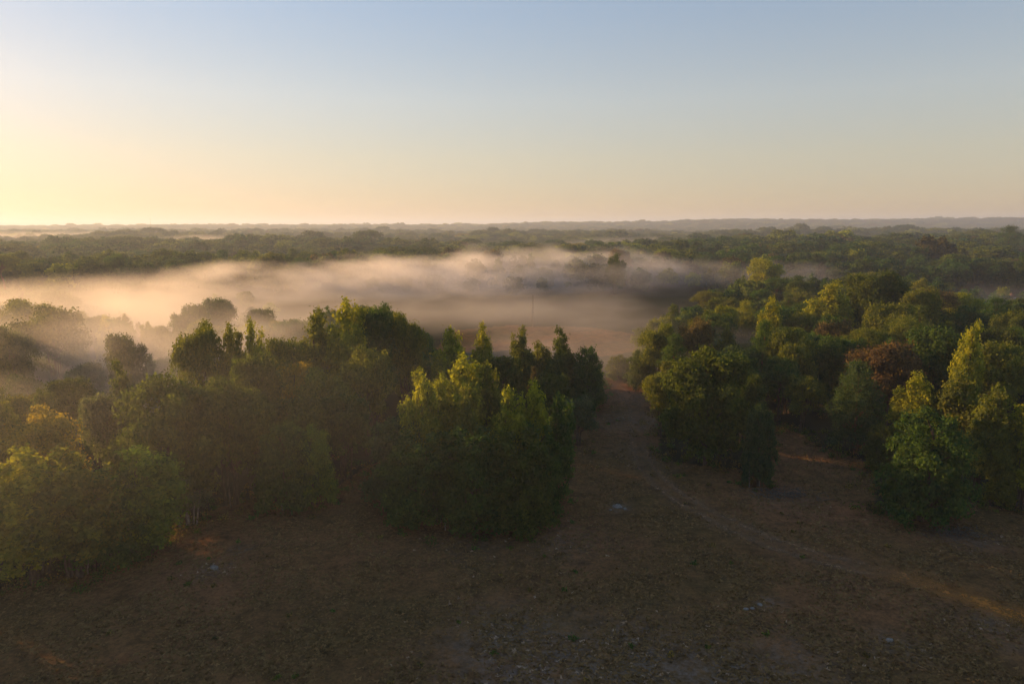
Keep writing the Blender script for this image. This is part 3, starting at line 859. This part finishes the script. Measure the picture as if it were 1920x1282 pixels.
a_ = unit(np.cross(Nv, unit(rg.normal(size=(m_, 3))))); b_ = np.cross(Nv, a_); z_ = rg.uniform(.06, .15, (m_, 1))
V = np.stack([Pv + a_ * z_, Pv + b_ * z_ * .6, Pv - a_ * z_, Pv - b_ * z_ * .6], 1).reshape(-1, 3)
um = mesh_np('undergrowth', V, np.arange(4 * m_).reshape(-1, 4), M_UNDER); add_attr(um, 'tone', np.repeat(Tv, 4))
ca = um.attributes.new('leaf_tint', 'FLOAT_VECTOR', 'POINT'); ca.data.foreach_set('vector', np.repeat(Cv, 4, 0).astype(np.float32).ravel())
uo = link('undergrowth', um); uo['kind'] = 'stuff'; uo['label'] = 'brambles, saplings and tall grass along the foot of the woods'; uo['category'] = 'undergrowth'

# ------------------------------------------------------------------ single small things
def rock(name, px, py, size, label):
    p = at(px, py); r = np.random.default_rng(int(px + py))
    import bmesh
    bm = bmesh.new(); bmesh.ops.create_icosphere(bm, subdivisions=2, radius=1)
    k = r.normal(size=(6, 3))
    for v in bm.verts:
        q = 1 + .22 * sum(math.sin(2.2 * v.co.dot(Vector(kk)) + i) for i, kk in enumerate(k)) / 2.4
        v.co = Vector((v.co.x * q * size, v.co.y * q * size * .8, v.co.z * q * size * .45))
    me = bpy.data.meshes.new(name); bm.to_mesh(me); bm.free(); me.materials.append(M_STONE)
    o = link(name, me, None, (p[0], p[1], float(zground(*p)) + size * .1)); o.rotation_euler.z = r.uniform(0, 6)
    o['label'] = label; o['category'] = 'stone'; o['group'] = 'pale stones lying in the field'
rock('stone', 1157, 951, .5, 'largest pale stone in the open field right of the lone clump')
rock('stone', 1172, 955, .26, 'small pale stone touching the right side of the largest one')
rock('stone', 1145, 957, .2, 'small pale stone just left of the largest one')
rock('stone', 402, 1070, .42, 'flat pale stone in the grass right of the near left clump')
rock('stone', 1424, 1133, .24, 'right one of three pale stones in the lower right field')
rock('stone', 1411, 1139, .2, 'middle one of three pale stones in the lower right field')
rock('stone', 1399, 1141, .22, 'left one of three pale stones in the lower right field')
rock('stone', 1668, 1204, .3, 'lone pale stone low in the right corner of the field')

def brush(px, py, n, size, label):
    p = at(px, py); r = np.random.default_rng(int(px)); parts = []
    for i in range(n):
        a = r.uniform(0, 6.28); l_ = r.uniform(.5, 1.6); x, y = r.normal(size=2) * size * np.array([1, .45])
        z = r.uniform(0.03, .35); b = np.array([math.cos(a), math.sin(a)]) * l_
        parts.append(tube([(x, y, z), (x + b[0] * .5, y + b[1] * .5, z + r.uniform(0, .2)), (x + b[0], y + b[1], max(.02, z + r.uniform(-.2, .25)))], [.05, .035, .012], 4))
    Vt, Ft = join_parts(parts)
    o = link('brush_pile', mesh_np('brush_pile', Vt, Ft, M_WOOD), None, (p[0], p[1], float(zground(*p))))
    o['label'] = label; o['category'] = 'brush pile'; o['group'] = 'heaps of dead branches in the field'
brush(1468, 928, 110, 1.7, 'low heap of dead branches in the field right of the slim tree')
brush(1800, 1003, 70, 1.4, 'low heap of dead branches in front of the near right row')

# pole in the misty clearing
p = at(999, 612); hp = height_from_top(553, p[1])
Vt, Ft = tube([(0, 0, -.3), (0, 0, hp * .5), (0, 0, hp)], [.11, .09, .07], 8)
e = link('utility_pole', mesh_np('utility_pole', Vt, Ft, M_WOOD), None, (p[0], p[1], 0))
e['label'] = 'thin wooden pole standing alone in the misty clearing'; e['category'] = 'utility pole'

# radio mast on the left skyline
mx_, my_ = (292 - 960) / F * 2300, 2300.0
zb = float(terrain(mx_, my_)); zt = H + (HZ - 407) / F * 2300
e = bpy.data.objects.new('radio_mast', None); COL.objects.link(e); e.location = (mx_, my_, zb)
e['label'] = 'hair-thin radio mast on the hazy skyline at the left'; e['category'] = 'radio mast'
for k in range(3):
    a = k * 2.094; Vt, Ft = tube([(math.cos(a) * .6, math.sin(a) * .6, 0), (math.cos(a) * .3, math.sin(a) * .3, zt - zb)], [.12, .08], 4)
    link('leg', mesh_np('leg', Vt, Ft, M_STEEL), e)
parts = [tube([(math.cos(k * 2.094) * .5, math.sin(k * 2.094) * .5, z), (math.cos((k + 1) * 2.094) * .5, math.sin((k + 1) * 2.094) * .5, z + 2)], [.05, .05], 3) for k in range(3) for z in np.arange(1, zt - zb - 3, 2.5)]
Vt, Ft = join_parts(parts); link('lattice', mesh_np('lattice', Vt, Ft, M_STEEL), e)

# little white cabin half hidden in the right wood
def box(x0, x1, y0, y1, z0, z1):
    V = [(x, y, z) for z in (z0, z1) for x, y in ((x0, y0), (x1, y0), (x1, y1), (x0, y1))]
    return V, [(0, 3, 2, 1), (4, 5, 6, 7), (0, 1, 5, 4), (1, 2, 6, 5), (2, 3, 7, 6), (3, 0, 4, 7)]
HOUSE = (at(1897, 556, 9.0))
e = bpy.data.objects.new('cabin', None); COL.objects.link(e); e.location = (HOUSE[0], HOUSE[1], float(terrain(*HOUSE))); e.rotation_euler.z = -.5
e['label'] = 'small white cabin on posts glimpsed among trees at the far right'; e['category'] = 'cabin'
def part(nm, geo, mat, par): return link(nm, mesh_np(nm, geo[0], geo[1], mat), par)
for sx in (-1, 1):
    for sy in (-1, 1): part('post', box(sx * 1.0 - .12, sx * 1.0 + .12, sy * 1.0 - .12, sy * 1.0 + .12, 0, 6.6), M_WHITE, e)
part('floor', box(-1.3, 1.3, -1.3, 1.3, 6.6, 6.75), M_WOOD, e)
part('wall', box(-1.15, 1.15, -1.15, 1.15, 6.75, 7.6), M_WHITE, e)
part('window', box(-.4, .4, -1.2, -1.16, 7.62, 8.3), M_DARK, e)
part('upper_wall', box(-.95, -.45, -1.1, 1.1, 7.6, 9.0), M_WOOD, e)
part('upper_wall', box(.45, .95, -1.1, 1.1, 7.6, 9.0), M_WHITE, e)
part('roof', ([(-1.3, -1.4, 9), (1.3, -1.4, 9), (1.3, 1.4, 9), (-1.3, 1.4, 9), (0, -1.4, 10), (0, 1.4, 10)], [(0, 3, 2, 1), (0, 4, 5, 3), (1, 2, 5, 4), (0, 1, 4, 4), (3, 5, 2, 2)]), M_ROOF, e)

# ------------------------------------------------------------------ air and mist
def haze_box():
    X, Y0, Y1, Z0, Z1 = 15000, -700, 17000, -16, 100
    v, f = box(-X, X, Y0, Y1, Z0, Z1)
    m, N, L = new_mat('haze')
    pv = N.new('ShaderNodeVolumePrincipled'); pv.inputs['Color'].default_value = (0.68, 0.81, 1.0, 1)
    pv.inputs['Density'].default_value = 0.00023; pv.inputs['Anisotropy'].default_value = 0.3
    o = N.new('ShaderNodeOutputMaterial'); L.new(pv.outputs[0], o.inputs['Volume'])
    h = link('haze', mesh_np('haze', v, f, m)); h['kind'] = 'stuff'; h['label'] = 'thin morning haze over the whole landscape'; h['category'] = 'haze'
haze_box()
def mist(px, py, z, sx, sy, sz, dens, rot=0.0, label='', nscale=2.0, nstr=1.0, seed=0.0):
    """soft ellipsoid bank; half sizes in metres; px,py at height z"""
    import bmesh
    p = at(px, py, z)
    bm = bmesh.new(); bmesh.ops.create_icosphere(bm, subdivisions=3, radius=1.05)
    me = bpy.data.meshes.new('mist_bank'); bm.to_mesh(me); bm.free()
    m, N, L = new_mat('mist')
    tc = N.new('ShaderNodeTexCoord')
    ln = N.new('ShaderNodeVectorMath'); ln.operation = 'LENGTH'; L.new(tc.outputs['Object'], ln.inputs[0])
    mp = N.new('ShaderNodeMapping'); mp.inputs['Scale'].default_value = (sx / 40, sy / 40, sz / 14); mp.inputs['Location'].default_value = (seed, seed * 2, 0)
    L.new(tc.outputs['Object'], mp.inputs[0])
    n = noise(N, L, mp.outputs[0], nscale, 3, 0.6)
    # the noise eats into the soft rim of the ellipsoid
    v = math_(N, L, 'SUBTRACT', 1.0, ln.outputs['Value'])
    v = math_(N, L, 'ADD', math_(N, L, 'MULTIPLY', v, 1.6), math_(N, L, 'MULTIPLY', math_(N, L, 'SUBTRACT', n.outputs[0], 0.56), 3.2 * nstr))
    v = math_(N, L, 'MULTIPLY', v, 1.0, True)
    edge = math_(N, L, 'MULTIPLY', math_(N, L, 'SUBTRACT', 1.0, ln.outputs['Value']), 6.0, True)
    v = math_(N, L, 'MULTIPLY', math_(N, L, 'MULTIPLY', v, edge), dens)
    pv = N.new('ShaderNodeVolumePrincipled'); pv.inputs['Color'].default_value = (0.95, 0.95, 0.96, 1)
    pv.inputs['Anisotropy'].default_value = 0.45; L.new(v, pv.inputs['Density'])
    o = N.new('ShaderNodeOutputMaterial'); L.new(pv.outputs[0], o.inputs['Volume'])
    me.materials.append(m)
    ob = link('mist_bank', me, None, (p[0], p[1], z)); ob.scale = (sx, sy, sz); ob.rotation_euler.z = rot
    ob['kind'] = 'stuff'; ob['label'] = label; ob['category'] = 'mist'
    return ob
mist(740, 526, 7, 112, 46, 13, .023, 0.30, 'glowing bank of mist lying over the clearing behind the lone clump', nscale=1.2, nstr=1.25, seed=1)
mist(1000, 512, 8, 75, 48, 17, .022, 0.1, 'highest swell of the mist bank behind the tall trees', nscale=1.2, nstr=1.25, seed=3)
mist(1190, 516, 8, 58, 36, 11, .013, -.15, 'thin tongue of mist at the right end of the bank', nscale=1.3, seed=5)
mist(960, 585, 3, 75, 55, 9, .008, 0.0, 'thin shaded ground mist over the misty clearing', nscale=1.2, seed=6)
mist(1185, 680, 3, 40, 36, 10, .012, 0.0, 'veil of mist over the far bend of the track', nscale=1.2, seed=7)
mist(330, 590, 7, 80, 34, 13, .010, 0.25, 'golden mist flowing over the left wood', nscale=1.1, seed=9)
mist(40, 610, 7, 80, 36, 13, .012, 0.15, 'brightest golden mist at the left edge', nscale=1.2, seed=10)
mist(170, 670, 9, 55, 30, 13, .022, 0.1, 'thin mist threaded by shafts of shade in the left wood', nscale=1.2, seed=13)
mist(60, 780, 17, 42, 36, 9, .0010, 0.0, 'thin added veil standing in for lens flare over the near left wood', nscale=1.0, seed=14)  # added vapour: its sunlit veil imitates the warm lens flare
mist(1470, 522, 8, 30, 25, 9, .010, 0.0, 'small bluish pocket of mist in the right wood', nscale=1.5, seed=15)
mist(1850, 580, 6, 24, 26, 9, .007, 0.0, 'bluish pocket of mist by the little cabin', nscale=1.5, seed=17)
mist(100, 446, 6, 260, 120, 14, .0035, 0.0, 'low sunlit mist between rows of far trees at the left', nscale=1.0, seed=19)
mist(420, 452, 8, 150, 60, 10, .006, 0.1, 'thin sunlit vapour between the wooded rises beyond the mist bank', nscale=1.0, seed=23)
mist(1180, 462, 6, 110, 70, 13, .005, 0.0, 'faint mist lying in a hollow of the far wood', nscale=1.0, seed=21)
